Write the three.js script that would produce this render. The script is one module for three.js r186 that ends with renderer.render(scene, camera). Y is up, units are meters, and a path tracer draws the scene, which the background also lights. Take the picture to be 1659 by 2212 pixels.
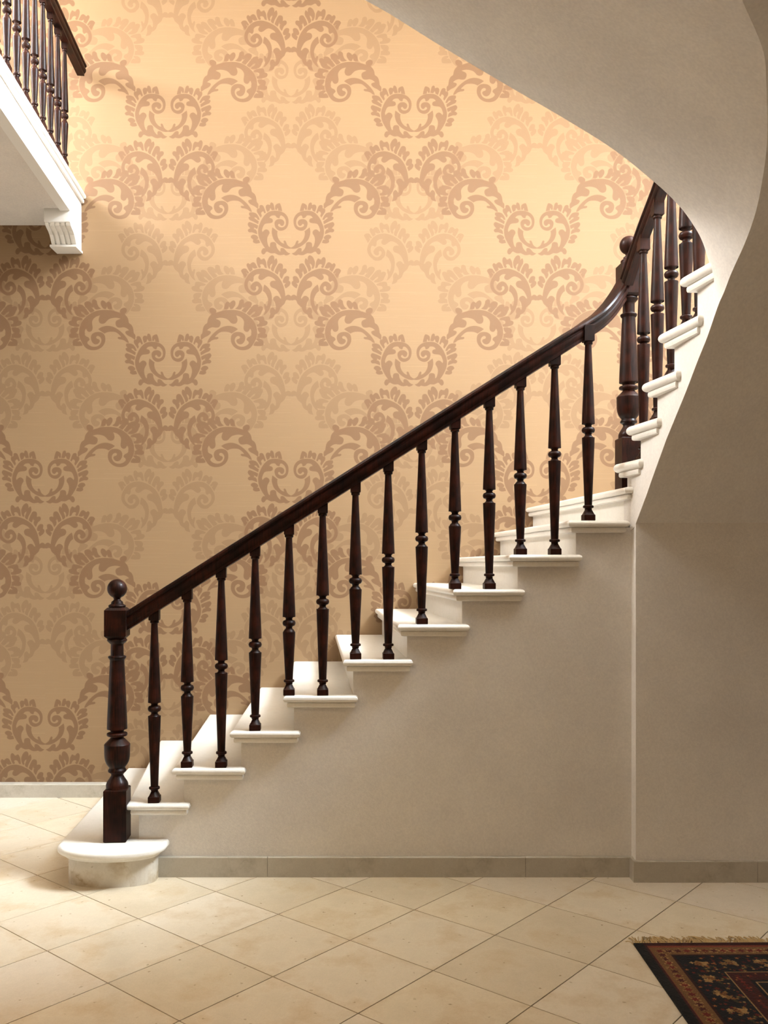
import * as THREE from 'three';
import { mergeGeometries, mergeVertices, toCreasedNormals } from 'three/addons/utils/BufferGeometryUtils.js';
import { RectAreaLightUniformsLib } from 'three/addons/lights/RectAreaLightUniformsLib.js';

// ------------------------------------------------------------------ camera, exposure, sky, large lights
// x to the right, y up, the hall runs away along -z. Depths below are given as Z (metres in front of the camera plane), so z = -Z.
const scene = new THREE.Scene();
scene.background = new THREE.Color(0x000000);
const camera = new THREE.PerspectiveCamera(59.32, 1659 / 2212, 0.05, 40);
camera.position.set(0, 1.45, 0);
camera.lookAt(0, 1.45, -5);
camera.setViewOffset(1659, 2212, 0, -116, 1659, 2212);   // a rising-front shift keeps the verticals upright
const renderer = new THREE.WebGLRenderer({ antialias: true });
renderer.toneMapping = THREE.LinearToneMapping;
renderer.toneMappingExposure = 1.13;
renderer.shadowMap.enabled = true;
RectAreaLightUniformsLib.init();
function areaLight(w, h, x, y, Z, tx, ty, tZ, color, intensity) {
  const l = new THREE.RectAreaLight(color, intensity, w, h);
  l.position.set(x, y, -Z); l.lookAt(tx, ty, -tZ); scene.add(l); return l;
}
const TOP = 10.8;                                            // ceiling of the stair well
const WIN = { Z0: 1.7, Z1: 4.3, y0: 7.2, y1: 10.4, x: 6.5 };  // tall window high in the right-hand wall, above the turn of the stair
areaLight(WIN.Z1 - WIN.Z0, WIN.y1 - WIN.y0, WIN.x - 0.04, (WIN.y0 + WIN.y1) / 2, (WIN.Z0 + WIN.Z1) / 2, 0, (WIN.y0 + WIN.y1) / 2, (WIN.Z0 + WIN.Z1) / 2, new THREE.Color(0.77, 0.89, 1), 160);   // its daylight
const WIN2 = { Z0: 3.3, Z1: 4.7, y0: 4.9, y1: 7.5, x: -4.2 };  // second window, over the balcony on the left
areaLight(WIN2.Z1 - WIN2.Z0, WIN2.y1 - WIN2.y0, WIN2.x + 0.04, (WIN2.y0 + WIN2.y1) / 2, (WIN2.Z0 + WIN2.Z1) / 2, 0, (WIN2.y0 + WIN2.y1) / 2, (WIN2.Z0 + WIN2.Z1) / 2, new THREE.Color(0.97, 0.96, 0.93), 62);
const LAMP = { x: -2.2, y: 3.42, Z: 0.9, s: 0.8 };
areaLight(LAMP.s, LAMP.s, LAMP.x, LAMP.y - 0.05, LAMP.Z, LAMP.x, 0, LAMP.Z + 0.001, new THREE.Color(1, 0.71, 0.38), 15);     // warm ceiling lamp in the hall

// ------------------------------------------------------------------ helpers
let seed = 7;
const rnd = () => { seed = (seed * 1664525 + 1013904223) >>> 0; return seed / 4294967296; };
const used = new Map();
function numbered(n) { const k = used.get(n) ?? 0; used.set(n, k + 1); return k ? n + '_' + String(k).padStart(3, '0') : n; }
function tag(o, label, category, group, kind) {
  if (label) o.userData.label = label; if (category) o.userData.category = category;
  if (group) o.userData.group = group; if (kind) o.userData.kind = kind; return o;
}
function base(name, x = 0, y = 0, z = 0, turn = 0) { const g = new THREE.Group(); g.name = numbered(name); g.position.set(x, y, z); g.rotation.y = turn; scene.add(g); return g; }
function put(name, geo, mat, parent) {
  const m = new THREE.Mesh(geo, mat); m.name = parent ? name : numbered(name); m.castShadow = m.receiveShadow = true;
  (parent ?? scene).add(m); return m;
}
function boxUV(g) {                                          // uv in metres, by the way each face looks
  g = g.index ? g.toNonIndexed() : g;
  const p = g.attributes.position, uv = new Float32Array(p.count * 2), a = new THREE.Vector3(), b = new THREE.Vector3(), c = new THREE.Vector3();
  for (let i = 0; i < p.count; i += 3) {
    a.fromBufferAttribute(p, i); b.fromBufferAttribute(p, i + 1).sub(a); c.fromBufferAttribute(p, i + 2).sub(a); b.cross(c);
    const nx = Math.abs(b.x), ny = Math.abs(b.y), nz = Math.abs(b.z);
    for (let k = 0; k < 3; k++) {
      a.fromBufferAttribute(p, i + k);
      const [u, v] = ny >= nx && ny >= nz ? [a.x, -a.z] : nx >= nz ? [a.z, a.y] : [a.x, a.y];
      uv[(i + k) * 2] = u; uv[(i + k) * 2 + 1] = v;
    }
  }
  g.setAttribute('uv', new THREE.BufferAttribute(uv, 2)); return g;
}
const bx = (x0, x1, y0, y1, Z0, Z1) => boxUV(new THREE.BoxGeometry(x1 - x0, y1 - y0, Math.abs(Z1 - Z0)).translate((x0 + x1) / 2, (y0 + y1) / 2, -(Z0 + Z1) / 2));
// A plan outline [[x, Z] ...] as a slab from y0 to y1 with rounded edges of radius b.
function slab(pts, y0, y1, b = 0, seg = 3) {
  const s = new THREE.Shape(pts.map(([x, Z]) => new THREE.Vector2(x, Z)));
  const g = new THREE.ExtrudeGeometry(s, { depth: y1 - y0 - 2 * b, bevelEnabled: b > 0, bevelThickness: b, bevelSize: b, bevelOffset: -b, bevelSegments: seg, curveSegments: 12 });
  g.rotateX(-Math.PI / 2).translate(0, y0 + b, 0);
  return boxUV(b > 0 ? toCreasedNormals(g, 0.7) : g);
}
// A closed shell lofted between two curves (lists of points), thickened along off(t).
function loft(A, B, n, m, off) {
  const ca = new THREE.CatmullRomCurve3(A, false, 'centripetal'), cb = new THREE.CatmullRomCurve3(B, false, 'centripetal');
  const N = A.length - 1, grid = (up) => {
    const rows = [];
    for (let i = 0; i <= n; i++) {
      const t = i / n, a = ca.getPoint(t), b = cb.getPoint(t), row = [];
      for (let j = 0; j <= m; j++) { const q = a.clone().lerp(b, j / m); if (up) q.add(off(t * N)); row.push(q); }
      rows.push(row);
    }
    return rows;
  };
  const lo = grid(false), hi = grid(true), pos = [], quad = (a, b, c, d) => { for (const q of [a, b, c, a, c, d]) pos.push(q.x, q.y, q.z); };
  for (let i = 0; i < n; i++) for (let j = 0; j < m; j++) { quad(lo[i][j], lo[i][j + 1], lo[i + 1][j + 1], lo[i + 1][j]); quad(hi[i][j], hi[i + 1][j], hi[i + 1][j + 1], hi[i][j + 1]); }
  for (let i = 0; i < n; i++) { quad(lo[i][0], lo[i + 1][0], hi[i + 1][0], hi[i][0]); quad(lo[i][m], hi[i][m], hi[i + 1][m], lo[i + 1][m]); }
  for (let j = 0; j < m; j++) { quad(lo[0][j], hi[0][j], hi[0][j + 1], lo[0][j + 1]); quad(lo[n][j], lo[n][j + 1], hi[n][j + 1], hi[n][j]); }
  const g = new THREE.BufferGeometry(); g.setAttribute('position', new THREE.Float32BufferAttribute(pos, 3));
  return boxUV(toCreasedNormals(g, 0.6));
}
const V = (x, y, Z) => new THREE.Vector3(x, y, -Z);

// ------------------------------------------------------------------ textures
function canvas(w, h, draw) { const c = document.createElement('canvas'); c.width = w; c.height = h; draw(c.getContext('2d'), w, h); return c; }
function tex(c, sx = 1, sy = sx, srgb = true) {
  const t = new THREE.CanvasTexture(c); t.wrapS = t.wrapT = THREE.RepeatWrapping; t.repeat.set(1 / sx, 1 / sy);
  if (srgb) t.colorSpace = THREE.SRGBColorSpace; t.anisotropy = 8; return t;
}
// tileable value noise
function noiseField(size, cells, s) {
  let k = s * 7919 + 13; const r = () => { k = (k * 1103515245 + 12345) >>> 0; return (k >>> 8) / 16777216; };
  const g = Array.from({ length: cells * cells }, r), out = new Float32Array(size * size), sm = (t) => t * t * (3 - 2 * t);
  for (let y = 0; y < size; y++) for (let x = 0; x < size; x++) {
    const fx = x / size * cells, fy = y / size * cells, x0 = Math.floor(fx), y0 = Math.floor(fy), u = sm(fx - x0), v = sm(fy - y0), x1 = (x0 + 1) % cells, y1 = (y0 + 1) % cells;
    out[y * size + x] = (g[y0 * cells + x0] * (1 - u) + g[y0 * cells + x1] * u) * (1 - v) + (g[y1 * cells + x0] * (1 - u) + g[y1 * cells + x1] * u) * v;
  }
  return out;
}
function layered(size, list, s) {                            // [[cells, weight] ...] -> about -1..1
  const out = new Float32Array(size * size); let total = 0;
  list.forEach(([c, w], i) => { const f = noiseField(size, c, s + i * 31); total += w; for (let q = 0; q < out.length; q++) out[q] += (f[q] - 0.5) * 2 * w; });
  for (let q = 0; q < out.length; q++) out[q] /= total; return out;
}
function paint(size, fn) {
  return canvas(size, size, (c) => { const d = c.createImageData(size, size); for (let i = 0; i < size * size; i++) { const p = fn(i, i % size, Math.floor(i / size)); d.data[i * 4] = p[0]; d.data[i * 4 + 1] = p[1]; d.data[i * 4 + 2] = p[2]; d.data[i * 4 + 3] = 255; } c.putImageData(d, 0, 0); });
}
const mix = (a, b, t) => a.map((v, i) => v + (b[i] - v) * t), clamp = (v, a = 0, b = 1) => Math.min(b, Math.max(a, v));

// plaster: faint mottling and a fine roller grain
const plasterTex = (() => { const a = layered(512, [[4, 1], [9, 0.8], [23, 0.4]], 3), g = layered(512, [[256, 1], [128, 0.5]], 9);
  return tex(paint(512, (i) => { const t = a[i] * 9 + g[i] * 7; return [228 + t, 221 + t, 213 + t * 0.9]; }), 1.3); })();
const grainTex = (() => { const g = layered(512, [[256, 1], [170, 0.6], [64, 0.4]], 19); return tex(paint(512, (i) => { const t = 128 + g[i] * 110; return [t, t, t]; }), 0.7, 0.7, false); })();
// marble: cloudy ground, soft veins
function marble(s, ground, vein, cloudy, veined, flecks) {
  const a = layered(512, [[3, 1], [7, 0.7], [17, 0.4], [41, 0.25]], s), w = layered(512, [[4, 1], [11, 0.6], [29, 0.3]], s + 100), g = layered(512, [[200, 1], [90, 0.7]], s + 200);
  const c = paint(512, (i) => {
    const v = Math.pow(1 - clamp(Math.abs(w[i]) * 6), 3) * veined * clamp(0.5 + a[i]);
    const q = mix(ground, vein, clamp(v + clamp(a[i] * cloudy)));
    const n = g[i] * 5 + a[i] * 10; return q.map((x) => x + n);
  });
  if (flecks) { const k = c.getContext('2d'); let z = s; const r = () => { z = (z * 1103515245 + 12345) >>> 0; return (z >>> 8) / 16777216; };
    for (let i = 0; i < flecks; i++) { k.fillStyle = `rgba(120,98,66,${0.12 + r() * 0.3})`; k.beginPath(); const x = 20 + r() * 470, y = 20 + r() * 470; for (let q = 0; q < 7; q++) { const an = q / 7 * 6.283, ra = (2 + r() * 6) * (r() < 0.15 ? 1.7 : 0.8); k.lineTo(x + Math.cos(an) * ra * 1.3, y + Math.sin(an) * ra); } k.fill(); } }
  return c;
}
const M = {};
M.plaster = new THREE.MeshStandardMaterial({ map: plasterTex, roughness: 0.92, bumpMap: grainTex, bumpScale: 0.0006 });
M.white = new THREE.MeshStandardMaterial({ color: 0xefece6, roughness: 0.55 });
M.step = new THREE.MeshStandardMaterial({ map: tex(marble(5, [238, 233, 224], [214, 206, 194], 0.5, 0.25, 0), 0.9), roughness: 0.32 });
M.skirt = new THREE.MeshStandardMaterial({ map: tex(marble(11, [188, 180, 166], [140, 130, 112], 1.1, 0.3, 0), 0.55), roughness: 0.35 });
M.bull = new THREE.MeshStandardMaterial({ map: tex(marble(17, [214, 205, 190], [158, 136, 102], 1.0, 0.4, 14), 0.4), roughness: 0.35 });
M.grout = new THREE.MeshStandardMaterial({ color: 0x46382a, roughness: 0.95 });
M.tiles = [21, 22, 23, 24, 25].map((s, i) => new THREE.MeshStandardMaterial({ map: tex(marble(s, [[224, 210, 187], [229, 216, 195], [218, 203, 178], [225, 210, 184], [222, 208, 188]][i], [192, 168, 134], 0.75, 0.1, 8), 0.42), roughness: 0.13, bumpMap: grainTex, bumpScale: 0.0002 }));
const woodTex = (() => { const a = layered(512, [[5, 1], [12, 0.6]], 41), b = noiseField(512, 128, 43);
  return tex(paint(512, (i, x, y) => { const st = b[(Math.floor(y / 24) * 512) % (512 * 512) + x]; const t = clamp(0.5 + a[i] * 0.5 + (st - 0.5) * 0.7); return mix([13, 5, 3], [50, 20, 10], t); }), 0.25); })();
M.wood = new THREE.MeshPhysicalMaterial({ map: woodTex, roughness: 0.46, clearcoat: 0.05, clearcoatRoughness: 0.08, specularIntensity: 0.22 });
M.ceiling = new THREE.MeshStandardMaterial({ color: 0xd9d2c4, roughness: 0.95 });

// ------------------------------------------------------------------ wallpaper print: a mirrored scroll damask, dark motif over a pale ghost of itself
// Outlines are traced as closed curves "x,y x,y! ..." ("!" marks a sharp corner), in the units of one tracing each.
const SCROLL_TOP = ['905,1990! 1010,1965 1065,1920 1080,1870 1150,1830 1210,1770 1240,1700 1265,1640 1330,1585 1380,1530 1400,1480 1425,1435 1470,1425 1530,1440 1572,1432! 1572,1318! 1530,1280 1475,1270 1430,1295 1405,1315! 1390,1200 1360,1060 1310,920 1240,800 1150,690 1020,600 870,530 720,490 590,495 470,530 360,600 270,710 200,840 175,960 190,1070 240,1160 310,1230 400,1280 480,1290 570,1275 650,1225 705,1150 718,1070 690,990 640,920 580,880 510,875 430,920 380,980 360,1040 385,1100 430,1135 480,1145 515,1125 530,1085 520,1050 535,1020 560,1012 590,1030 602,1070 585,1120 545,1165 490,1195 430,1195 370,1160 320,1110 290,1050 278,980 285,910 305,865 340,855 375,870 405,885 435,860 455,810 455,760 465,720 510,680 570,655 640,655! 615,690 595,740 605,790 650,825 710,825 770,790 830,745 895,722 960,735 1040,775 1090,820 1112,855! 1040,850 980,870 945,920 945,980 980,1040 1040,1070 1110,1100 1180,1165 1230,1250 1265,1330 1278,1385! 1245,1375 1210,1330 1150,1302 1090,1320 1045,1365 1040,1420 1070,1470 1105,1540 1120,1620 1118,1690 1100,1730! 1070,1690 1035,1650 990,1660 950,1710 942,1770 950,1830 940,1900',
  '775,965! 850,1020 930,1110 980,1220 1000,1340 995,1450 975,1580 930,1700 870,1790 800,1860 750,1880! 785,1800 795,1720 775,1640 765,1570 785,1540 815,1560 835,1610! 860,1590 880,1500 885,1400 860,1320 820,1240 770,1185 735,1165! 745,1070',
  '82,545 130,495 190,485 240,500 280,555 320,605! 285,640! 225,600! 270,665! 195,780! 150,690 100,600',
  '245,400 255,350 290,325 325,345 350,360! 380,325 430,298 480,310 520,360 575,465! 500,488 455,480 415,455! 425,530! 345,590! 290,500',
  '540,220 565,170 600,160 635,180 665,215 710,215 765,200 805,240 830,310 840,390 850,470! 800,465 775,430 750,380 700,355 645,375 665,420 660,460 610,470! 570,390 545,300',
  '860,290 890,210 940,140 1005,105 1055,130 1075,190 1075,235! 1110,205 1145,205 1165,270 1150,350 1110,420 1070,500 1050,580! 1000,555 970,500 985,440 1005,390 1015,335! 970,365 945,420 955,470 920,500! 885,450 865,380',
  '1195,350 1240,330 1300,345 1330,400 1325,500! 1380,485 1430,500 1445,555 1420,610 1370,650 1340,700 1300,800! 1250,740 1230,680 1235,630 1275,585! 1230,605 1225,545! 1200,600 1180,665! 1130,640 1080,595! 1110,510 1150,420',
  '1330,840 1360,770 1410,720 1470,712 1515,740 1515,800 1505,850! 1545,880 1555,930 1520,1000 1460,1050 1408,1080! 1380,1010 1375,970 1425,915! 1365,925 1330,890'];
const SCROLL_WING = ['150,985! 140,930 145,870 175,830 185,770 200,700 235,640 285,600 300,530 325,470 385,400! 345,360 335,310 355,270 395,258 445,275 485,310 490,350 475,380! 570,345 680,318 800,308 920,312 1030,335 1140,385 1240,460 1320,550 1375,650 1402,760 1400,870 1370,980 1310,1090 1240,1170 1160,1205 1070,1212 970,1190 880,1130 830,1050 815,970 830,880 880,825 950,803 1040,810 1110,850 1138,910 1130,990 1090,1055 1040,1080 985,1070 945,1030 940,990 965,965 1000,955 1020,925 1005,900 970,895 930,920 905,970 910,1030 945,1090 1000,1125 1070,1135 1140,1120 1195,1085 1218,1050 1205,1015 1175,990 1170,960 1195,925 1235,905 1265,880 1278,830 1270,770 1248,728! 1225,770 1200,795 1160,800 1115,770 1100,710 1108,640 1110,570 1080,510 1020,460 935,432! 955,480 965,540 940,600 880,620 820,600 780,555 730,515 650,490 560,485 475,505! 530,530 575,560 588,610 570,670 530,702 470,705 400,698 330,725 285,765! 340,780 368,805 350,850 300,890 230,925',
  '975,740! 900,695 800,668 700,672 600,705 500,770 400,860 330,950 295,1020 290,1055! 340,1035! 390,995 450,975 510,965 538,940 520,915 480,918 462,912! 510,860 580,810 660,798 740,802 800,820 830,840! 900,795',
  '665,295! 675,210 705,145 745,122 775,135 792,155! 830,115 880,95 915,125 918,185 890,240 850,285 800,290! 790,260 775,228! 765,270 745,290',
  '912,280! 965,235 995,170 1010,105 1055,72 1100,85 1112,130 1110,175! 1160,130 1220,115 1275,140 1285,185 1260,240 1210,300 1145,375! 1100,355 1055,325! 1130,240! 1085,262 1075,225! 1065,265 1030,298 970,298',
  '1170,385! 1230,310 1285,240 1330,200 1390,185 1428,205 1425,245! 1475,225 1525,240 1535,290 1505,350 1470,420 1400,460 1330,470 1272,465! 1280,430 1320,405 1350,380 1362,340! 1310,365 1260,415 1220,425',
  '1320,510! 1380,480 1450,458 1530,455 1560,490 1568,545! 1620,560 1640,600 1610,650 1540,675 1470,685 1400,685! 1395,640 1450,620! 1460,580 1430,550 1380,545 1335,535',
  '1412,708! 1500,702 1570,720 1600,770 1585,840! 1625,865 1620,915 1570,940 1500,935 1412,935! 1420,850! 1480,825! 1440,790 1420,750',
  '1395,985! 1400,950 1470,955 1530,990 1550,1050 1530,1110 1450,1120 1370,1118 1320,1105! 1345,1050 1380,1010! 1440,1020!'];
const SCROLL_CUP = ['665,1660! 600,1660 550,1720 535,1790 560,1850 610,1870 660,1840 690,1795 735,1775 790,1800 860,1830 940,1832 1000,1830 1060,1860 1130,1890 1210,1895 1310,1875! 1370,1905 1450,1890 1530,1835! 1450,1810 1390,1760 1340,1700 1290,1660 1230,1650 1190,1680 1190,1780! 1140,1740 1080,1660 1050,1580 1040,1500 1000,1455 940,1445 870,1460 835,1510 830,1580 820,1628! 780,1580 750,1490 735,1400 740,1310 770,1230 810,1160 812,1100 770,1040 700,1015 640,1040 575,1105! 560,1040 575,980 600,910 640,845 700,815 800,805 880,790 925,750 925,690 890,645 810,620! 850,565 910,540 980,535 1020,550 1055,600 1110,628 1155,625 1170,570 1200,538 1250,550 1310,600 1355,670 1372,750 1365,850 1320,915 1250,945 1170,935 1115,895 1108,855 1140,825 1170,840 1200,880 1245,895 1290,870 1320,800 1305,730 1250,680 1170,662 1080,675 1015,725 985,800 1000,900 1040,980 1110,1040 1200,1062 1300,1040 1390,980 1445,880 1465,760 1455,650 1410,550 1330,465 1220,405 1090,378 960,375 840,395 740,445 640,540 550,670 490,800 445,920 425,1040 430,1160 460,1300 520,1430 590,1550',
  '915,945! 900,1020 892,1120 910,1230 950,1340 1020,1440 1120,1530 1240,1610 1370,1665 1480,1680 1552,1670! 1552,1635! 1480,1600 1420,1540 1390,1470 1360,1410 1320,1395 1295,1430 1320,1500! 1250,1480 1180,1420 1120,1330 1085,1220 1080,1120 1095,1085! 1000,1010',
  '1010,345! 1010,210 1060,150 1140,120 1180,140 1220,250 1250,395! 1110,370! 1105,310 1090,285 1078,310 1075,345!',
  '735,420! 700,330 685,240 715,180 770,165 835,185! 845,120 885,95 940,130 970,220 995,350! 890,360! 870,320 845,290 825,330 815,370',
  '515,610! 440,500 390,420 385,330 440,300! 470,280 475,210 520,180 590,200 640,290 690,435! 650,470 630,440 600,398 550,420 530,470 550,550',
  '215,430 130,440 118,510 165,575! 110,590 105,640 150,700 240,740 330,785 430,835! 450,740! 370,680 290,620! 340,605 390,640 415,685 480,680! 440,580 370,480 290,440',
  '100,780 150,765 250,800 350,840 430,885! 405,985! 370,990 265,930! 300,975 270,1005 330,1015 380,1080 395,1180! 320,1150 220,1115 120,1110 75,1050 110,1000 165,980! 100,910 72,840',
  '175,1280 210,1215 290,1195 370,1220 430,1290 425,1330 365,1370! 450,1370 495,1475! 420,1490 340,1495 265,1460 250,1420 265,1370! 210,1320'];
const REP = { w: 531.2, h: 535.7, mx: 1.5537, my: 1.5668 };  // one repeat of the print, in tracing units and in metres
const wallpaperTex = (() => {
  const W = 1536, H = 1552, k = W / REP.w;
  const parse = (s) => s.split(' ').map((q) => { const c = q.endsWith('!'), [x, y] = q.replace('!', '').split(',').map(Number); return { x, y, c }; });
  const parts = [[SCROLL_TOP, 13.825, 515, 545, 628.7], [SCROLL_WING, 10.37, 420, 640, 363.1], [SCROLL_CUP, 15.8, 265, 715, 363.1]].map(([list, s, ox, oy, axis]) => list.map(parse).flatMap((pts) => {
    const q = pts.map((p) => ({ x: ox + p.x / s - axis, y: oy + p.y / s, c: p.c }));
    return [q, q.map((p) => ({ ...p, x: -p.x }))];
  }));
  const fill = (c, pts, dx, dy) => {
    const n = pts.length, P = (i) => pts[(i + n) % n], T = (i) => P(i).c ? [0, 0] : [(P(i + 1).x - P(i - 1).x) / 6, (P(i + 1).y - P(i - 1).y) / 6];
    c.moveTo((P(0).x + dx) * k, (P(0).y + dy) * k);
    for (let i = 0; i < n; i++) { const a = P(i), b = P(i + 1), ta = T(i), tb = T(i + 1); c.bezierCurveTo((a.x + ta[0] + dx) * k, (a.y + ta[1] + dy) * k, (b.x - tb[0] + dx) * k, (b.y - tb[1] + dy) * k, (b.x + dx) * k, (b.y + dy) * k); }
    c.closePath();
  };
  const motif = (c, style, sx, sy) => {                      // the print's two columns of scrolls
    c.fillStyle = style;
    for (const [X, top, rest] of [[265.5, 282.8, 0], [531.1, 0, 253]]) for (let a = -2; a <= 2; a++) for (let b = -3; b <= 2; b++)
      parts.forEach((list, i) => list.forEach((p) => { c.beginPath(); fill(c, p, X + sx + a * REP.w, (i ? rest : top) - 560 + sy + b * REP.h); c.fill(); }));
  };
  return tex(canvas(W, H, (c) => {
    c.fillStyle = '#907454'; c.fillRect(0, 0, W, H);
    let z = 5; const r = () => { z = (z * 1103515245 + 12345) >>> 0; return (z >>> 8) / 16777216; };
    for (let i = 0; i < 900; i++) { c.fillStyle = `rgba(${r() < 0.5 ? '255,236,200' : '170,130,80'},0.03)`; c.fillRect(r() * W * 1.2 - W * 0.1, r() * H, 60 + r() * 300, 1 + r() * 3); }
    motif(c, '#84684a', 265.6, -75);
    motif(c, 'rgba(117,87,59,0.96)', 0, 0);
  }), REP.mx, REP.my);
})();
wallpaperTex.offset.set(2.1407 / REP.mx, -1.8194 / REP.my);
M.paper = new THREE.MeshStandardMaterial({ map: wallpaperTex, roughness: 0.62 });

// ------------------------------------------------------------------ the room
const struct = (name, geo, mat, parent) => { const m = put(name, geo, mat, parent); if (!parent) m.userData.kind = 'structure'; return m; };
const BACK = 5.68, FACE = 4.2, RX = 2.8, LX = -4.2;
struct('wall_back', bx(LX, 6.65, -0.1, TOP + 0.15, BACK, BACK + 0.15), M.paper);
struct('wall_left', mergeGeometries([bx(LX - 0.15, LX, -0.1, WIN2.y0, -3.6, BACK + 0.15), bx(LX - 0.15, LX, WIN2.y1, TOP + 0.15, 1.25, BACK + 0.15), bx(LX - 0.15, LX, WIN2.y0, WIN2.y1, 1.25, WIN2.Z0), bx(LX - 0.15, LX, WIN2.y0, WIN2.y1, WIN2.Z1, BACK + 0.15)]), M.plaster);
const UX = 6.5;                                              // the upper hall is wider than the stair foot
struct('wall_right', bx(RX, RX + 0.15, -0.1, 3.6, -3.6, BACK + 0.15), M.plaster);
struct('wall_right_upper', mergeGeometries([bx(UX, UX + 0.15, 3.6, WIN.y0, 1.25, BACK + 0.15), bx(UX, UX + 0.15, WIN.y1, TOP + 0.15, 1.25, BACK + 0.15), bx(UX, UX + 0.15, WIN.y0, WIN.y1, 1.25, WIN.Z0), bx(UX, UX + 0.15, WIN.y0, WIN.y1, WIN.Z1, BACK + 0.15)]), M.plaster);
struct('ceiling_gallery', bx(LX, UX, 5.3, 5.48, BACK - 1.15, BACK - 0.001), M.plaster);   // the storey above: its gallery runs along the papered wall just over the picture
struct('floor_upper', bx(RX, UX, 3.6, 3.75, 1.25, BACK), M.plaster);
struct('wall_rear', bx(LX - 0.15, RX + 0.15, -0.1, 3.7, -3.75, -3.6), M.plaster);
struct('ceiling', bx(LX, RX, 3.6, 3.75, -3.6, 1.4), M.ceiling);
struct('wall_upper', bx(LX, UX, 3.75, TOP + 0.15, 1.25, 1.4), M.plaster);
struct('ceiling_upper', bx(LX, UX, TOP, TOP + 0.15, 1.25, BACK), M.ceiling);
for (const [W, inward] of [[WIN, -1], [WIN2, 1]]) {           // the two windows: opal panes in a white frame
  const g = base('window_' + (inward < 0 ? 1 : 2)); tag(g, null, null, null, 'structure');
  const opal = new THREE.MeshStandardMaterial({ color: 0xffffff, roughness: 0.6, emissive: 0xf0f6ff, emissiveIntensity: 1.6 });
  const dz = (W.Z1 - W.Z0) / 2, dy = (W.y1 - W.y0) / 3, bar = (y0, y1, Z0, Z1) => bx(W.x - 0.04, W.x + 0.04, y0, y1, Z0, Z1);
  for (let i = 0; i < 2; i++) for (let k = 0; k < 3; k++) put('pane', bx(W.x - 0.01, W.x + 0.01, W.y0 + k * dy + 0.02, W.y0 + (k + 1) * dy - 0.02, W.Z0 + i * dz + 0.02, W.Z0 + (i + 1) * dz - 0.02), opal, g);
  for (let i = 0; i <= 2; i++) put('mullion', bar(W.y0 - 0.02, W.y1 + 0.02, W.Z0 + i * dz - 0.022, W.Z0 + i * dz + 0.022), M.white, g);
  for (let k = 0; k <= 3; k++) put('transom', bar(W.y0 + k * dy - 0.022, W.y0 + k * dy + 0.022, W.Z0, W.Z1), M.white, g);
}
{ // warm flush ceiling lamp in the hall
  const g = base('ceiling_lamp', LAMP.x, 0, -LAMP.Z); tag(g, 'square white flush ceiling lamp with a warm glowing diffuser in the hall', 'lamp');
  put('housing', boxUV(new THREE.BoxGeometry(LAMP.s + 0.08, 0.12, LAMP.s + 0.08).translate(0, 3.54, 0)), M.white, g);
  put('diffuser', boxUV(new THREE.BoxGeometry(LAMP.s, 0.08, LAMP.s).translate(0, 3.45, 0)), new THREE.MeshStandardMaterial({ color: 0xfff1d8, roughness: 0.7, emissive: 0xffca86, emissiveIntensity: 1.2 }), g);
}

// floor: diagonal square marble tiles with dark joints
{
  const floor = base('floor'); tag(floor, null, null, null, 'structure');
  put('screed', bx(LX, RX, -0.12, -0.004, -3.6, BACK), M.grout, floor);
  const S = 0.4031, yaw = 0.70075, c = Math.cos(yaw), s = Math.sin(yaw), half = S / 2 - 0.0021;
  const shape = new THREE.Shape([[-half, -half], [half, -half], [half, half], [-half, half]].map(([x, y]) => new THREE.Vector2(x, y)));
  const make = () => { const g = new THREE.ExtrudeGeometry(shape, { depth: 0.0185, bevelEnabled: false }); return g.rotateX(-Math.PI / 2).translate(0, -0.0185, 0); };
  const variants = [0, 1, 2, 3].map((q) => { const g = make(), uv = g.attributes.uv, p = g.attributes.position; for (let i = 0; i < p.count; i++) { const a = q * Math.PI / 2; uv.setXY(i, p.getX(i) * Math.cos(a) - p.getZ(i) * Math.sin(a) + 0.21, p.getX(i) * Math.sin(a) + p.getZ(i) * Math.cos(a) + 0.21); } return g; });
  const rest = [];
  for (let i = -22; i < 26; i++) for (let j = -22; j < 26; j++) {
    const x = -0.7482 + (i + 0.5) * S * c + (j + 0.5) * S * s, Z = 4.0 - (i + 0.5) * S * s + (j + 0.5) * S * c;
    const pick = Math.floor(rnd() * 5), v = Math.floor(rnd() * 4);
    if (x < LX + 0.2 || x > RX - 0.15 || Z < -3.4 || Z > BACK - 0.02) continue;
    if (x > -1.2 && Z > FACE + 0.3) continue;                // under the stair
    const seen = Z > 2.35 && Math.abs(x) < 0.45 * Z + 0.35;
    if (seen) { const t = put('tile', variants[v], M.tiles[pick], floor); t.position.set(x, 0, -Z); t.rotation.y = -yaw; }
    else rest.push(variants[v].clone().rotateY(-yaw).translate(x, 0, -Z));
  }
  const t = put('tile_field', mergeGeometries(rest), M.tiles[0], floor); t.userData.kind = 'stuff';
}

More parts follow.
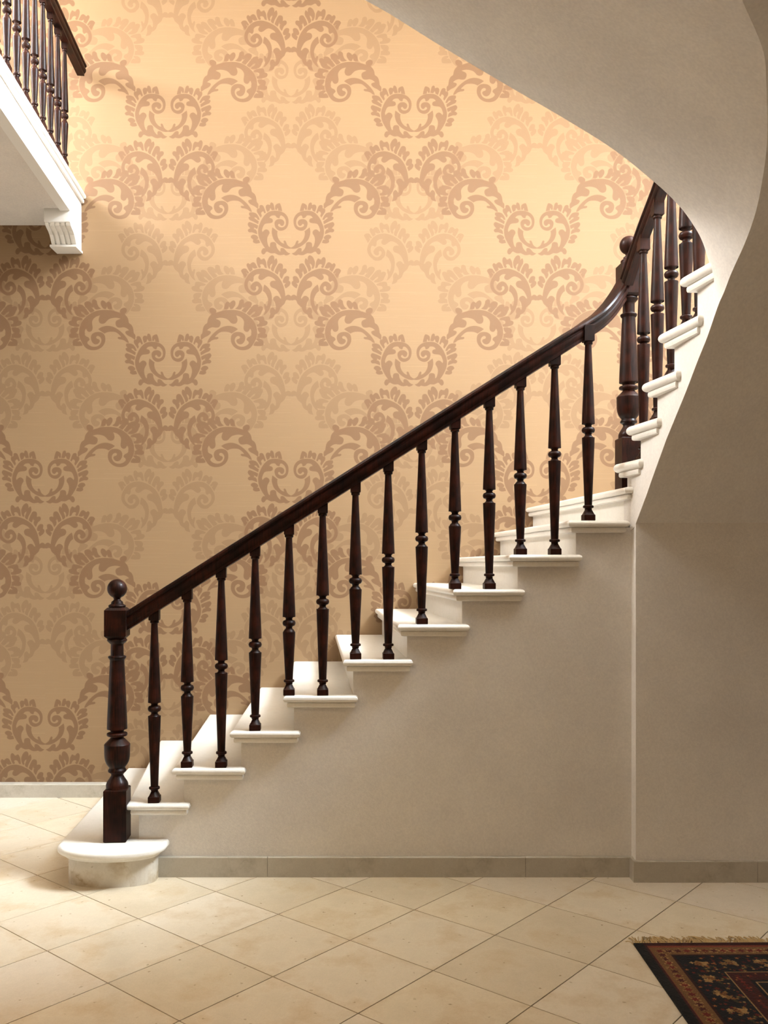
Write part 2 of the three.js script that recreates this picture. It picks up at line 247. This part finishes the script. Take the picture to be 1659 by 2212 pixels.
// ------------------------------------------------------------------ the staircase
const RISE = [0, 0.175, 0.348, 0.512, 0.683, 0.847, 1.015, 1.178, 1.341, 1.501, 1.659, 1.815, 1.933, 2.086, 2.247, 2.417, 2.585];   // top of tread n
const NEAR = [0, -1.42, -1.191, -0.980, -0.713, -0.466, -0.189, 0.063, 0.319, 0.580, 0.852, 1.115];    // x of nosing n at the open side
const NEND = [0, 0, -0.901, -0.642, -0.388, -0.121, 0.134, 0.396, 0.651, 0.917, 1.134];                 // x where its side nosing stops
const FAR = [0, -1.613, -1.414, -1.104, -0.782, -0.572, -0.309, -0.057, 0.183, 0.455, 0.689, 0.896];   // x of nosing n at the papered wall
const IN = 0.045, END = BACK - 0.001, strX = (Z) => 1.57 - 0.1 * Z;
const stair = base('staircase');
tag(stair, 'white marble staircase with bullnose steps climbing right and curving overhead', 'staircase');
const nose = 4.15;
// spandrel under flight 1: stepped plaster face
{
  const s = new THREE.Shape(); s.moveTo(-1.145, 0); s.lineTo(-1.145, RISE[2] - 0.03);
  for (let n = 3; n <= 10; n++) { const x = NEAR[n] + IN + 0.002; s.lineTo(x, RISE[n - 1] - 0.03); s.lineTo(x, RISE[n] - 0.03); }
  s.lineTo(1.157, RISE[10] - 0.03); s.lineTo(1.157, 0); s.closePath();
  const g = new THREE.ExtrudeGeometry(s, { depth: 0.08, bevelEnabled: false }).translate(0, 0, -FACE - 0.08);
  put('spandrel', boxUV(g), M.plaster, stair);
}
for (let n = 2; n <= 10; n++) {
  const nx = NEAR[n + 1] + IN + 0.03, fx = FAR[n + 1] + IN + 0.05, top = RISE[n];
  put('tread', slab([[NEAR[n], nose], [NEND[n], nose], [NEND[n], FACE + 0.002], [n < 10 ? nx : 1.15, FACE + 0.002], [n < 10 ? nx : 1.15, FACE + 0.1], [fx, END], [FAR[n], END]], top - 0.03, top, 0.0145, 3), M.step, stair);
  put('tread_moulding', slab([[NEAR[n] + 0.016, nose + 0.016], [NEND[n] - 0.012, nose + 0.016], [NEND[n] - 0.012, FACE + 0.03], [NEAR[n] + IN + 0.02, FACE + 0.03], [FAR[n] + IN + 0.02, END], [FAR[n] + 0.016, END]], top - 0.056, top - 0.029, 0.009, 2), M.step, stair);
}
for (let n = 2; n <= 11; n++) {
  const zs = FACE + 0.004;
  put('riser', slab([[NEAR[n] + IN, zs], [NEAR[n] + IN + 0.03, zs], [FAR[n] + IN + 0.03, END], [FAR[n] + IN, END]], RISE[n - 1] - 0.005, RISE[n] - 0.03), M.step, stair);
}
// step 1: a D-ended bullnose
{
  const D = (grow) => { const p = [[-1.613 + IN - grow * 0.9, END]]; for (let i = 0; i <= 26; i++) { const a = Math.PI + i / 26 * Math.PI; p.push([-1.25 + Math.cos(a) * (0.2 + grow * 0.85), 4.14 + Math.sin(a) * (0.095 + grow * 1.2)]); } p.push([-1.05 + grow * 0.85, FACE + 0.01], [-1.12, FACE + 0.02], [NEAR[2] + IN + 0.02, FACE + 0.02], [FAR[2] + IN + 0.05, END]); return p; };
  put('tread', slab(D(0.056), RISE[1] - 0.036, RISE[1], 0.0165, 4), M.step, stair);
  put('riser', slab(D(0), 0, RISE[1] - 0.034), M.bull, stair);
  put('tread_moulding', slab(D(0.02), RISE[1] - 0.056, RISE[1] - 0.034, 0.008, 2), M.step, stair);
}
// landing corner and winders of flight 2: they turn towards the viewer
const WZ = [4.28, 4.117, 3.93, 3.756, 3.544, 3.34], WE = [4.04, 3.837, 3.644, 3.446, 3.30], OR = RX - 0.001, OUT = [[2.1, END], [OR, 5.2], [OR, 4.5], [OR, 3.9], [OR, 3.4], [OR, 2.9]];
put('tread', slab([[NEAR[11], nose + 0.01], [strX(4.16) + 0.01, nose + 0.01], [strX(4.3) + 0.02, 4.3], [2.15, END], [FAR[11], END]], RISE[11] - 0.03, RISE[11], 0.0145, 3), M.step, stair);
put('tread_moulding', slab([[NEAR[11] + 0.016, nose + 0.03], [strX(4.16) + 0.005, nose + 0.03], [NEAR[11] + IN + 0.02, FACE + 0.05], [FAR[11] + IN + 0.02, END], [FAR[11] + 0.016, END]], RISE[11] - 0.056, RISE[11] - 0.029, 0.009, 2), M.step, stair);
for (let k = 0; k < 5; k++) {
  const n = 12 + k, a = WZ[k], b = WE[k], top = RISE[n], corner = k === 0 ? [[OR, END]] : [];
  put('tread', slab([[strX(a) - 0.05, a], [strX(b) - 0.022, b], [strX(b) + 0.1, b], OUT[k + 1], ...corner, OUT[k]], top - 0.042, top, 0.0205, 4), M.step, stair);
  put('tread_moulding', slab([[strX(a) - 0.03, a - 0.02], [strX(b + 0.03) - 0.012, b + 0.03], [strX(b + 0.03) + 0.03, b + 0.03], [strX(a) + 0.03, a - 0.02]], top - 0.068, top - 0.04, 0.009, 2), M.step, stair);
  const i = strX(a - IN), ox = OUT[k][0], oz = OUT[k][1];
  put('riser', slab([[i, a - IN], [i + 0.02, a - IN - 0.03], [ox, oz - 0.03 - IN], [ox, oz - IN]], RISE[n - 1] - 0.005, top - 0.042), M.step, stair);
}
// the string of flight 2: a white face stepped above, its lower edge climbing towards the viewer
{
  const s = new THREE.Shape(); s.moveTo(4.15, 1.625); s.lineTo(4.28, 1.6); s.lineTo(4.28, RISE[11] - 0.01); s.lineTo(4.236, RISE[11] - 0.01);
  for (let k = 0; k < 5; k++) { s.lineTo(WZ[k] - IN - 0.002, RISE[11 + k] - 0.03); s.lineTo(WZ[k] - IN - 0.002, RISE[12 + k] - 0.03); }
  s.lineTo(3.335, RISE[16] - 0.03);
  for (const [Z, y] of [[3.312, 2.419], [3.415, 2.319], [3.498, 2.246], [3.609, 2.141], [3.789, 1.985], [3.987, 1.783]]) s.lineTo(Z, y);
  s.closePath();
  const g = new THREE.ExtrudeGeometry(s, { depth: 0.06, bevelEnabled: false }), p = g.attributes.position;
  for (let i = 0; i < p.count; i++) { const Z = p.getX(i); p.setXYZ(i, strX(Z) + p.getZ(i), p.getY(i), -Z); }
  g.computeVertexNormals(); put('string', boxUV(g), M.plaster, stair);
}
// soffits: the string swells into the underside of flight 3, and an arris parts it from the underside of flight 2
const INNER = [[1.229, 2.619, 3.41], [1.179, 2.669, 3.345], [1.133, 2.704, 3.3], [1.082, 2.745, 3.265], [1.019, 2.789, 3.235], [0.954, 2.836, 3.22], [0.824, 2.93, 3.205], [0.653, 3.035, 3.2], [0.457, 3.149, 3.2], [0.199, 3.302, 3.2], [-0.07, 3.464, 3.2], [-0.4, 3.6, 3.2], [-1.0, 3.6, 3.2], [-1.72, 3.6, 3.2]].map((q) => V(...q));
const ARRIS = [[1.235, 2.419, 3.312], [1.239, 2.444, 3.281], [1.241, 2.494, 3.214], [1.249, 2.572, 3.103], [1.242, 2.635, 3.001], [1.213, 2.705, 2.874], [1.178, 2.758, 2.764], [1.139, 2.796, 2.673], [1.095, 2.833, 2.575], [1.047, 2.865, 2.48], [0.925, 2.912, 2.323], [0.65, 3.05, 2.0], [-0.2, 3.42, 1.55], [-1.6, 3.6, 1.42]].map((q) => V(...q));
put('soffit', loft(INNER, ARRIS, 78, 8, (t) => new THREE.Vector3(0.05 * clamp(1 - t / 3), 0.16 * clamp(t / 3), 0)), M.plaster, stair);
{
  const low = [[1.163, 1.625, 4.15], [1.171, 1.783, 3.987], [1.191, 1.985, 3.789], [1.209, 2.141, 3.609], [1.22, 2.246, 3.498], [1.228, 2.319, 3.415]].map((q) => V(...q)).concat(ARRIS.slice(0, 13));
  const side = low.map((q) => new THREE.Vector3(OR - 0.004, q.y, q.z));
  put('soffit', loft(low, side, 90, 6, () => new THREE.Vector3(0.004, 0.07, 0)), M.plaster, stair);
}
struct('wall_front', bx(1.156, RX, -0.1, 1.646, 4.128, 4.3), M.plaster);

// skirtings
{
  const chamfer = (x0, x1, Z0, Z1, h) => boxUV(toCreasedNormals((() => { const s = new THREE.Shape([[Z0, -0.01], [Z1, -0.01], [Z1, h], [Z0 + 0.004, h], [Z0, h - 0.004]].map(([a, b]) => new THREE.Vector2(a, b))); const g = new THREE.ExtrudeGeometry(s, { depth: x1 - x0, bevelEnabled: false }), p = g.attributes.position; for (let i = 0; i < p.count; i++) p.setXYZ(i, x0 + p.getZ(i), p.getY(i), -p.getX(i)); g.computeVertexNormals(); return g; })(), 0.3));
  const front = base('baseboard_front'); tag(front, null, null, null, 'structure');
  for (const [a, b] of [[-1.05, -0.544], [-0.5425, 0.658], [0.6595, 1.152]]) put('skirting_slab', chamfer(a, b, 4.183, FACE, 0.0945), M.skirt, front);
  const right = base('baseboard_right'); tag(right, null, null, null, 'structure');
  for (const [a, b] of [[1.142, 1.709], [1.7105, 2.6], [2.6015, RX]]) put('skirting_slab', chamfer(a, b, 4.113, 4.128, 0.098), M.skirt, right);
  put('skirting_slab', bx(1.142, 1.157, 0, 0.098, 4.128, 4.184), M.skirt, right);
  const back = base('baseboard_back'); tag(back, null, null, null, 'structure');
  for (const [a, b] of [[LX, -2.9], [-2.8985, -1.57]]) put('skirting_slab', chamfer(a, b, 5.62, BACK, 0.083), M.skirt, back);
}

// ------------------------------------------------------------------ turned woodwork
const lathe = (pts, seg = 28) => { const g = new THREE.LatheGeometry(pts.map(([r, y]) => new THREE.Vector2(r, y)), seg); const p = g.attributes.position, uv = g.attributes.uv; for (let i = 0; i < p.count; i++) uv.setXY(i, uv.getX(i) * 0.2, p.getY(i)); return g; };
function smooth(pts, n = 5) {                                // rounds a turned profile between its marked corners (third entry 1)
  const out = [];
  for (let i = 0; i < pts.length - 1; i++) {
    const a = pts[i], b = pts[i + 1], p = pts[i - 1] ?? a, q = pts[i + 2] ?? b;
    const ta = a[2] ? [b[0] - a[0], b[1] - a[1]] : [(b[0] - p[0]) / 2, (b[1] - p[1]) / 2], tb = b[2] ? [b[0] - a[0], b[1] - a[1]] : [(q[0] - a[0]) / 2, (q[1] - a[1]) / 2];
    const steps = Math.abs(b[1] - a[1]) > 0.15 ? n * 2 : n;
    for (let k = 0; k < steps; k++) { const t = k / steps, t2 = t * t, t3 = t2 * t, h = [2 * t3 - 3 * t2 + 1, t3 - 2 * t2 + t, -2 * t3 + 3 * t2, t3 - t2]; out.push([Math.max(0.0005, h[0] * a[0] + h[1] * ta[0] + h[2] * b[0] + h[3] * tb[0]), h[0] * a[1] + h[1] * ta[1] + h[2] * b[1] + h[3] * tb[1]]); }
  }
  out.push(pts[pts.length - 1].slice(0, 2)); return out;
}
function block(w, y0, y1, ch = 0.004) {                     // a square block with its upright edges eased and its ends chamfered
  const h = w / 2, s = new THREE.Shape([[-h, -h], [h, -h], [h, h], [-h, h]].map(([x, y]) => new THREE.Vector2(x, y)));
  return boxUV(new THREE.ExtrudeGeometry(s, { depth: y1 - y0 - 2 * ch, bevelEnabled: true, bevelThickness: ch, bevelSize: ch, bevelOffset: -ch, bevelSegments: 1 }).rotateX(-Math.PI / 2).translate(0, y0 + ch, 0));
}
const TILT = 0.075;                                          // the woodwork is set out a little askew to the hall
// One baluster: foot on the step, a lower shaft of the length the step asks for, a bead ring, an upper shaft, a square cap in the rail.
function baluster(parent, x, foot, ring, rail, Z, slope, slim = 1) {
  const g = new THREE.Group(); g.name = 'baluster'; g.position.set(x, foot, -Z); g.rotation.y = TILT; parent.add(g);
  const R = ring - foot, T = rail - foot;
  const lower = [[0.0165, 0.052, 1], [0.0165, 0.059, 1], [0.0235, 0.061], [0.025, 0.066], [0.0235, 0.071], [0.0175, 0.073, 1], [0.0285, R - 0.062], [0.028, R - 0.043], [0.022, R - 0.031], [0.0165, R - 0.026, 1], [0.0152, R - 0.019], [0.0195, R - 0.0135, 1]];
  const ringP = [[0.0265, R - 0.011], [0.0306, R], [0.0265, R + 0.011], [0.0195, R + 0.0135, 1], [0.0152, R + 0.0185], [0.0165, R + 0.024, 1], [0.022, R + 0.029], [0.028, R + 0.041], [0.029, R + 0.06], [0.0148, T - 0.048, 1], [0.0195, T - 0.045], [0.0205, T - 0.04], [0.0195, T - 0.035], [0.0175, T - 0.033, 1]];
  put('shaft', lathe(smooth([...lower, ...ringP], 5).map(([r, y]) => [r * slim, y]), 20), M.wood, g);
  const flare = new THREE.CylinderGeometry(0.0168 * slim, 0.0335 * slim, 0.026, 4, 1).rotateY(Math.PI / 4).translate(0, 0.041, 0);
  put('foot', mergeGeometries([block(0.052 * slim, 0, 0.029, 0.002), boxUV(flare)]), M.wood, g);
  const c = block(0.047 * slim, T - 0.034, T + 0.03 + 0.02 * Math.min(1, slope), 0.0025); put('cap', c, M.wood, g);
  return g;
}
// A newel post: y is the floor it stands on, lift raises its turned part, tall is the height of the upper block.
function newel(parent, x, y, Z, lift, tall) {
  const g = new THREE.Group(); g.name = 'newel_post'; g.position.set(x, y, -Z); g.rotation.y = TILT; parent.add(g);
  const o = lift;
  put('base_block', block(0.104, 0, 0.242 + o, 0.005), M.wood, g);
  put('shaft', lathe(smooth([[0.05, 0.24 + o, 1], [0.05, 0.258 + o], [0.046, 0.27 + o, 1], [0.028, 0.3 + o], [0.031, 0.312 + o, 1], [0.04, 0.317 + o], [0.041, 0.324 + o], [0.037, 0.332 + o, 1], [0.035, 0.336 + o, 1], [0.05, 0.358 + o], [0.057, 0.385 + o], [0.0585, 0.425 + o], [0.059, 0.444 + o, 1], [0.054, 0.45 + o], [0.031, 0.474 + o], [0.03, 0.48 + o, 1], [0.044, 0.484 + o], [0.047, 0.491 + o], [0.044, 0.498 + o], [0.03, 0.502 + o, 1], [0.031, 0.508 + o], [0.043, 0.522 + o], [0.0455, 0.545 + o], [0.0325, 0.836 + o, 1], [0.039, 0.845 + o], [0.041, 0.85 + o], [0.039, 0.855 + o], [0.0295, 0.858 + o, 1], [0.029, 0.91 + o, 1], [0.044, 0.925 + o], [0.0445, 0.932 + o], [0.038, 0.94 + o, 1]], 5), 40), M.wood, g);
  put('upper_block', block(0.098, 0.938 + o, 0.938 + tall + o, 0.012), M.wood, g);
  const t = 0.938 + tall + o;
  put('ball_finial', lathe(smooth([[0.03, t - 0.002, 1], [0.038, t + 0.002], [0.039, t + 0.009], [0.033, t + 0.014, 1], [0.028, t + 0.017], [0.026, t + 0.026, 1], [0.0155, t + 0.036], [0.018, t + 0.046, 1]], 4).concat(Array.from({ length: 22 }, (_, i) => { const a = -1.14 + i / 21 * (Math.PI / 2 + 1.14); return [Math.max(0.0004, 0.0448 * Math.cos(a)), t + 0.087 + 0.0448 * Math.sin(a)]; })), 36), M.wood, g);
  return g;
}
// A moulded handrail swept along the line of its top; its section stays upright.
const RAILSEC = [[-0.018, 0], [-0.026, -0.003], [-0.031, -0.010], [-0.031, -0.017], [-0.027, -0.022], [-0.0235, -0.024], [-0.0235, -0.028], [-0.0275, -0.032], [-0.0275, -0.044], [-0.022, -0.053], [-0.019, -0.056], [-0.019, -0.068], [0.019, -0.068], [0.019, -0.056], [0.022, -0.053], [0.0275, -0.044], [0.0275, -0.032], [0.0235, -0.028], [0.0235, -0.024], [0.027, -0.022], [0.031, -0.017], [0.031, -0.010], [0.026, -0.003], [0.018, 0]];
function rail(points, n, k = 1) {
  const cv = new THREE.CatmullRomCurve3(points, false, 'centripetal'), pos = [], rings = [], up = new THREE.Vector3(0, 1, 0);
  for (let i = 0; i <= n; i++) {
    const p = cv.getPointAt(i / n), t = cv.getTangentAt(i / n), s = new THREE.Vector3().crossVectors(t, up).normalize(), v = new THREE.Vector3().crossVectors(s, t).normalize();
    rings.push(RAILSEC.map(([a, b]) => p.clone().addScaledVector(s, a * k).addScaledVector(v, b * k)));
  }
  const N = RAILSEC.length, tri = (a, b, c) => { for (const q of [a, b, c]) pos.push(q.x, q.y, q.z); };
  for (let i = 0; i < n; i++) for (let j = 0; j < N; j++) { const q = (j + 1) % N; tri(rings[i][j], rings[i + 1][j], rings[i + 1][q]); tri(rings[i][j], rings[i + 1][q], rings[i][q]); }
  for (const [r, f] of [[rings[0], 1], [rings[n], 0]]) { const shape = RAILSEC.map(([a, b]) => new THREE.Vector2(a, b)); for (const [a, b, c] of THREE.ShapeUtils.triangulateShape(shape, [])) f ? tri(r[a], r[b], r[c]) : tri(r[a], r[c], r[b]); }
  const g = new THREE.BufferGeometry(); g.setAttribute('position', new THREE.Float32BufferAttribute(pos, 3));
  return boxUV(toCreasedNormals(g, 0.55));
}
// flight 1
{
  const b = base('balustrade'); tag(b, 'dark mahogany balustrade of the lower flight from the bullnose step to the corner', 'balustrade');
  newel(b, -1.242, 0.175, 4.185, 0, 0.143);
  newel(b, 1.211, 1.815, 4.45, 0.024, 0.172);
  put('handrail', rail([V(-1.25, 1.204, 4.187), V(-0.6, 1.617, 4.187), V(0, 1.999, 4.187), V(0.6, 2.38, 4.187), V(0.78, 2.494, 4.188), V(0.901, 2.572, 4.2), V(1.0, 2.645, 4.26), V(1.065, 2.71, 4.32), V(1.125, 2.79, 4.38), V(1.18, 2.88, 4.43)], 70, 1.12), M.wood, b);
  const X = [-1.071, -0.918, -0.759, -0.601, -0.443, -0.286, -0.133, 0.02, 0.176, 0.331, 0.491, 0.636, 0.796, 0.953], T = [2, 3, 3, 4, 5, 5, 6, 6, 7, 8, 8, 9, 9, 10];
  X.forEach((x, i) => { const top = 1.236 + (x + 1.2) * 0.6357 + (x > 0.9 ? 0.012 : 0); baluster(b, x, RISE[T[i]], top - 0.535, top - 0.089, 4.195, 0.64); });
}
// flight 2
{
  const b = base('balustrade'); tag(b, 'short steep dark mahogany balustrade climbing behind the white winder steps', 'balustrade');
  const L = [[4.194, 12, 2.504, 2.951], [4.034, 13, 2.605, 3.052], [3.885, 14, 2.708, 3.155], [3.738, 15, 2.822, 3.269], [3.619, 15, 2.93, 3.377]], lx = (Z) => 1.63 - 0.1 * Z;
  for (const [Z, n, ring, top] of L) baluster(b, lx(Z), RISE[n], ring, top, Z, 0.8);
  put('handrail', rail([V(lx(4.42), 2.87, 4.42), V(lx(4.3), 2.965, 4.3), ...L.map(([Z, , , t]) => V(lx(Z), t + 0.09, Z)), V(lx(3.5), 3.58, 3.5), V(lx(3.42), 3.66, 3.42)], 40, 1.05), M.wood, b);
}

// ------------------------------------------------------------------ the balcony at the upper left
{
  const ex = (Z) => -1.911 + 0.082 * (BACK - Z), strip = (a, b2, y0, y1, bv) => slab([[ex(BACK) + a, END], [ex(1.402) + a, 1.402], [ex(1.402) + b2, 1.402], [ex(BACK) + b2, END]], y0, y1, bv, 3);
  const g = base('balcony'); tag(g, 'white balcony edge with moulded nosing and plaster underside at upper left', 'balcony');
  put('slab', slab([[LX + 0.001, 1.402], [ex(1.402) - 0.05, 1.402], [ex(BACK) - 0.05, END], [LX + 0.001, END]], 3.6, 3.78), M.plaster, g);
  put('fascia', strip(-0.06, 0, 3.585, 3.75, 0), M.white, g);
  put('nosing', strip(-0.12, 0.03, 3.762, 3.795, 0.014), M.white, g);
  put('nosing_moulding', strip(-0.1, 0.018, 3.735, 3.764, 0.01), M.white, g);
  // scroll bracket against the papered wall, its side flush with the fascia
  const br = new THREE.Group(); br.name = 'bracket'; g.add(br);
  const prof = (k) => [[BACK, 3.432], [5.56 + k, 3.432], [5.545 + k, 3.445], [5.53 + k, 3.46], [5.508 + k, 3.477], [5.48 + k, 3.489], [5.45 + k, 3.495], [5.425 + k, 3.502], [5.414 + k, 3.515], [5.414 + k, 3.6], [BACK, 3.6]];
  const plate = (x0, x1, k) => { const s = new THREE.Shape(prof(k).map(([Z, y]) => new THREE.Vector2(Z, y))), q = new THREE.ExtrudeGeometry(s, { depth: x1 - x0, bevelEnabled: false }), p = q.attributes.position; for (let i = 0; i < p.count; i++) { const Z = p.getX(i); p.setXYZ(i, ex(Z) + x0 + p.getZ(i), p.getY(i), -Z); } q.computeVertexNormals(); return boxUV(q); };
  put('cheek', plate(-0.028, 0, 0), M.white, br);
  put('core', plate(-0.152, -0.001, 0.014), M.white, br);
  for (let i = 0; i < 4; i++) put('reed', plate(-0.153 + i * 0.0325, -0.153 + i * 0.0325 + 0.0215, 0), M.white, br);
  put('cap', slab([[ex(5.407) - 0.156, 5.407], [ex(5.407) + 0.0005, 5.407], [ex(BACK) + 0.0005, BACK - 0.001], [ex(BACK) - 0.156, BACK - 0.001]], 3.518, 3.602, 0.004, 2), M.white, br);
  put('base_plate', bx(ex(5.6) - 0.16, ex(5.6) + 0.002, 3.42, 3.433, 5.552, BACK - 0.001), M.white, br);
  // its railing
  const b = base('balustrade'); tag(b, 'reddish brown wooden balcony railing with turned balusters at upper left', 'balustrade');
  const lx = (Z) => -1.434 - 0.082 * Z;
  for (let i = 0; i < 13; i++) { const Z = 5.272 - i * 0.1435; baluster(b, lx(Z) - 0.006, 3.795, 4.085, 4.51, Z, 0, 0.7); }
  put('handrail', rail([V(lx(5.62), 4.59, 5.62), V(lx(4.5), 4.59, 4.5), V(lx(3.4), 4.59, 3.4), V(lx(2.6), 4.59, 2.6)], 12, 1.15), M.wood, b);
}

// ------------------------------------------------------------------ the rug
{
  const W = 1.5, D = 2.2, N = 1024, px = N / W;
  const weave = canvas(N, 1504, (c, w, h) => {
    let z = 77; const r = () => { z = (z * 1103515245 + 12345) >>> 0; return (z >>> 8) / 16777216; };
    const frame = (a, col) => { c.fillStyle = col; c.fillRect(a * px, a * px, w - 2 * a * px, h - 2 * a * px); };
    c.fillStyle = '#07080b'; c.fillRect(0, 0, w, h);
    c.fillStyle = '#3a0b0a'; c.fillRect(0.034 * px, 0, w - 0.068 * px, h); c.fillStyle = '#8a3a24'; c.fillRect(0.043 * px, 0.03 * px, w - 0.086 * px, h - 0.06 * px);
    frame(0.045, '#7e5630');
    const TAN = ['#a07a48', '#b58c54', '#8f6636'], RED = ['#63170e', '#742014', '#4a100c'], OR = ['#a8622c', '#99552a'];
    const blob = (x, y, s, col, lobes = 5) => { c.fillStyle = col; c.beginPath(); const ph = r() * 6; for (let q = 0; q <= 24; q++) { const a = q / 24 * 6.283, ra = s * (0.75 + 0.25 * Math.sin(a * lobes + ph)) * (0.92 + r() * 0.16); c.lineTo(x + Math.cos(a) * ra, y + Math.sin(a) * ra); } c.fill(); };
    const run = (a, b, step, f) => { const m = (a + b) / 2 * px; for (let q = m; q < h - m; q += step * px) f(m, q, 1), f(w - m, q, 1); for (let q = m + step * px; q < w - m; q += step * px) f(q, m, 0), f(q, h - m, 0); };
    // guard stripe: red rosettes on tan
    run(0.045, 0.108, 0.034, (x, y) => { blob(x, y, 0.02 * px, TAN[Math.floor(r() * 3)], 4); blob(x, y, 0.0155 * px, RED[Math.floor(r() * 3)], 6); });
    run(0.045, 0.108, 0.017, (x, y) => blob(x + (r() - 0.5) * 30, y + (r() - 0.5) * 30, 0.004 * px, TAN[1], 3));
    frame(0.108, '#2c0a09'); frame(0.118, '#0b0c14');
    // main border: flowers and vines on near-black blue
    run(0.118, 0.25, 0.012, (x, y, v) => { for (let q = 0; q < 3; q++) { const o = (r() - 0.5) * 0.12 * px; blob(x + (v ? o : 0), y + (v ? 0 : o), (0.004 + r() * 0.008) * px, r() < 0.45 ? RED[Math.floor(r() * 3)] : r() < 0.6 ? TAN[Math.floor(r() * 3)] : r() < 0.5 ? '#3f3a1d' : OR[Math.floor(r() * 2)], 3 + Math.floor(r() * 4)); } });
    let alt = 0; run(0.118, 0.25, 0.115, (x, y) => { for (let q = 0; q < 7; q++) blob(x + (r() - 0.5) * 0.05 * px, y + (r() - 0.5) * 0.05 * px, (0.008 + r() * 0.012) * px, TAN[Math.floor(r() * 3)], 3 + Math.floor(r() * 4)); blob(x, y, 0.014 * px, alt++ % 2 ? '#56160e' : '#7a431d', 6); blob(x, y, 0.005 * px, '#8a6c3e', 5); });
    frame(0.25, '#a98350'); frame(0.2555, '#3d0e0b');
    run(0.2555, 0.315, 0.022, (x, y) => { blob(x, y, 0.011 * px, RED[Math.floor(r() * 3)], 4); blob(x + (r() - 0.5) * 26, y + (r() - 0.5) * 26, 0.0055 * px, r() < 0.5 ? '#0d0d12' : OR[0], 4); });
    frame(0.315, '#080910'); frame(0.328, '#a98350'); frame(0.334, '#0d0c13');
    // field: scattered sprays
    for (let q = 0; q < 2600; q++) { const x = (0.345 + r() * (W - 0.69)) * px, y = 0.345 * px + r() * (h - 0.69 * px); blob(x, y, (0.004 + r() * 0.011) * px, r() < 0.4 ? RED[Math.floor(r() * 3)] : r() < 0.6 ? TAN[Math.floor(r() * 3)] : '#0b0b12', 3 + Math.floor(r() * 4)); }
    for (let a = 0.42; a < W - 0.4; a += 0.16) for (let b = 0.42; b < D - 0.4; b += 0.19) { blob(a * px, b * px, 0.055 * px, '#6f5631', 7); blob(a * px, b * px, 0.034 * px, '#4d130d', 5); blob((a + 0.06) * px, (b + 0.08) * px, 0.03 * px, '#5a1710', 6); }
    // knots: every tuft a little lighter or darker
    const d = c.getImageData(0, 0, w, h); for (let i = 0; i < w * h; i++) { const k = 0.8 + r() * 0.4; for (let q = 0; q < 3; q++) d.data[i * 4 + q] *= k * 0.8; } c.putImageData(d, 0, 0);
  });
  const t = new THREE.CanvasTexture(weave); t.colorSpace = THREE.SRGBColorSpace; t.anisotropy = 8;
  const pile = new THREE.MeshStandardMaterial({ map: t, roughness: 1, bumpMap: grainTex, bumpScale: 0.003 });
  const g = base('rug', 0.952, 0, -3.434, 0.013); tag(g, 'dark red and navy patterned wool rug with tan fringe on the tile floor', 'rug');
  const s = new THREE.Shape([[0, 0], [W, 0], [W, -D], [0, -D]].map(([x, y]) => new THREE.Vector2(x, y)));
  const geo = new THREE.ExtrudeGeometry(s, { depth: 0.002, bevelEnabled: true, bevelThickness: 0.004, bevelSize: 0.004, bevelOffset: -0.004, bevelSegments: 2 }).rotateX(-Math.PI / 2).translate(0, 0.0045, 0);
  const p = geo.attributes.position, uv = geo.attributes.uv; for (let i = 0; i < p.count; i++) uv.setXY(i, p.getX(i) / W, 1 - p.getZ(i) / D);
  put('pile', geo, pile, g);
  // knotted fringe lying on the tiles along the far edge
  const threads = [];
  for (let i = 0; i < 620; i++) {
    const x = i / 620 * W + (rnd() - 0.5) * 0.012, len = 0.028 + rnd() * 0.05, bend = (rnd() - 0.5) * 0.05 + (Math.sin(i * 0.09) * 0.02), y = 0.002 + rnd() * 0.008;
    const cv = new THREE.QuadraticBezierCurve3(new THREE.Vector3(x, 0.004, 0.004), new THREE.Vector3(x + bend * 0.3, y + 0.004, -len * 0.6), new THREE.Vector3(x + bend, 0.0015, -len));
    threads.push(new THREE.TubeGeometry(cv, 4, 0.0012 + rnd() * 0.0011, 4, false));
  }
  const fr = put('fringe', mergeGeometries(threads), new THREE.MeshStandardMaterial({ color: 0xb89a6a, roughness: 1 }), g); fr.userData.kind = 'stuff';
}

renderer.render(scene, camera);
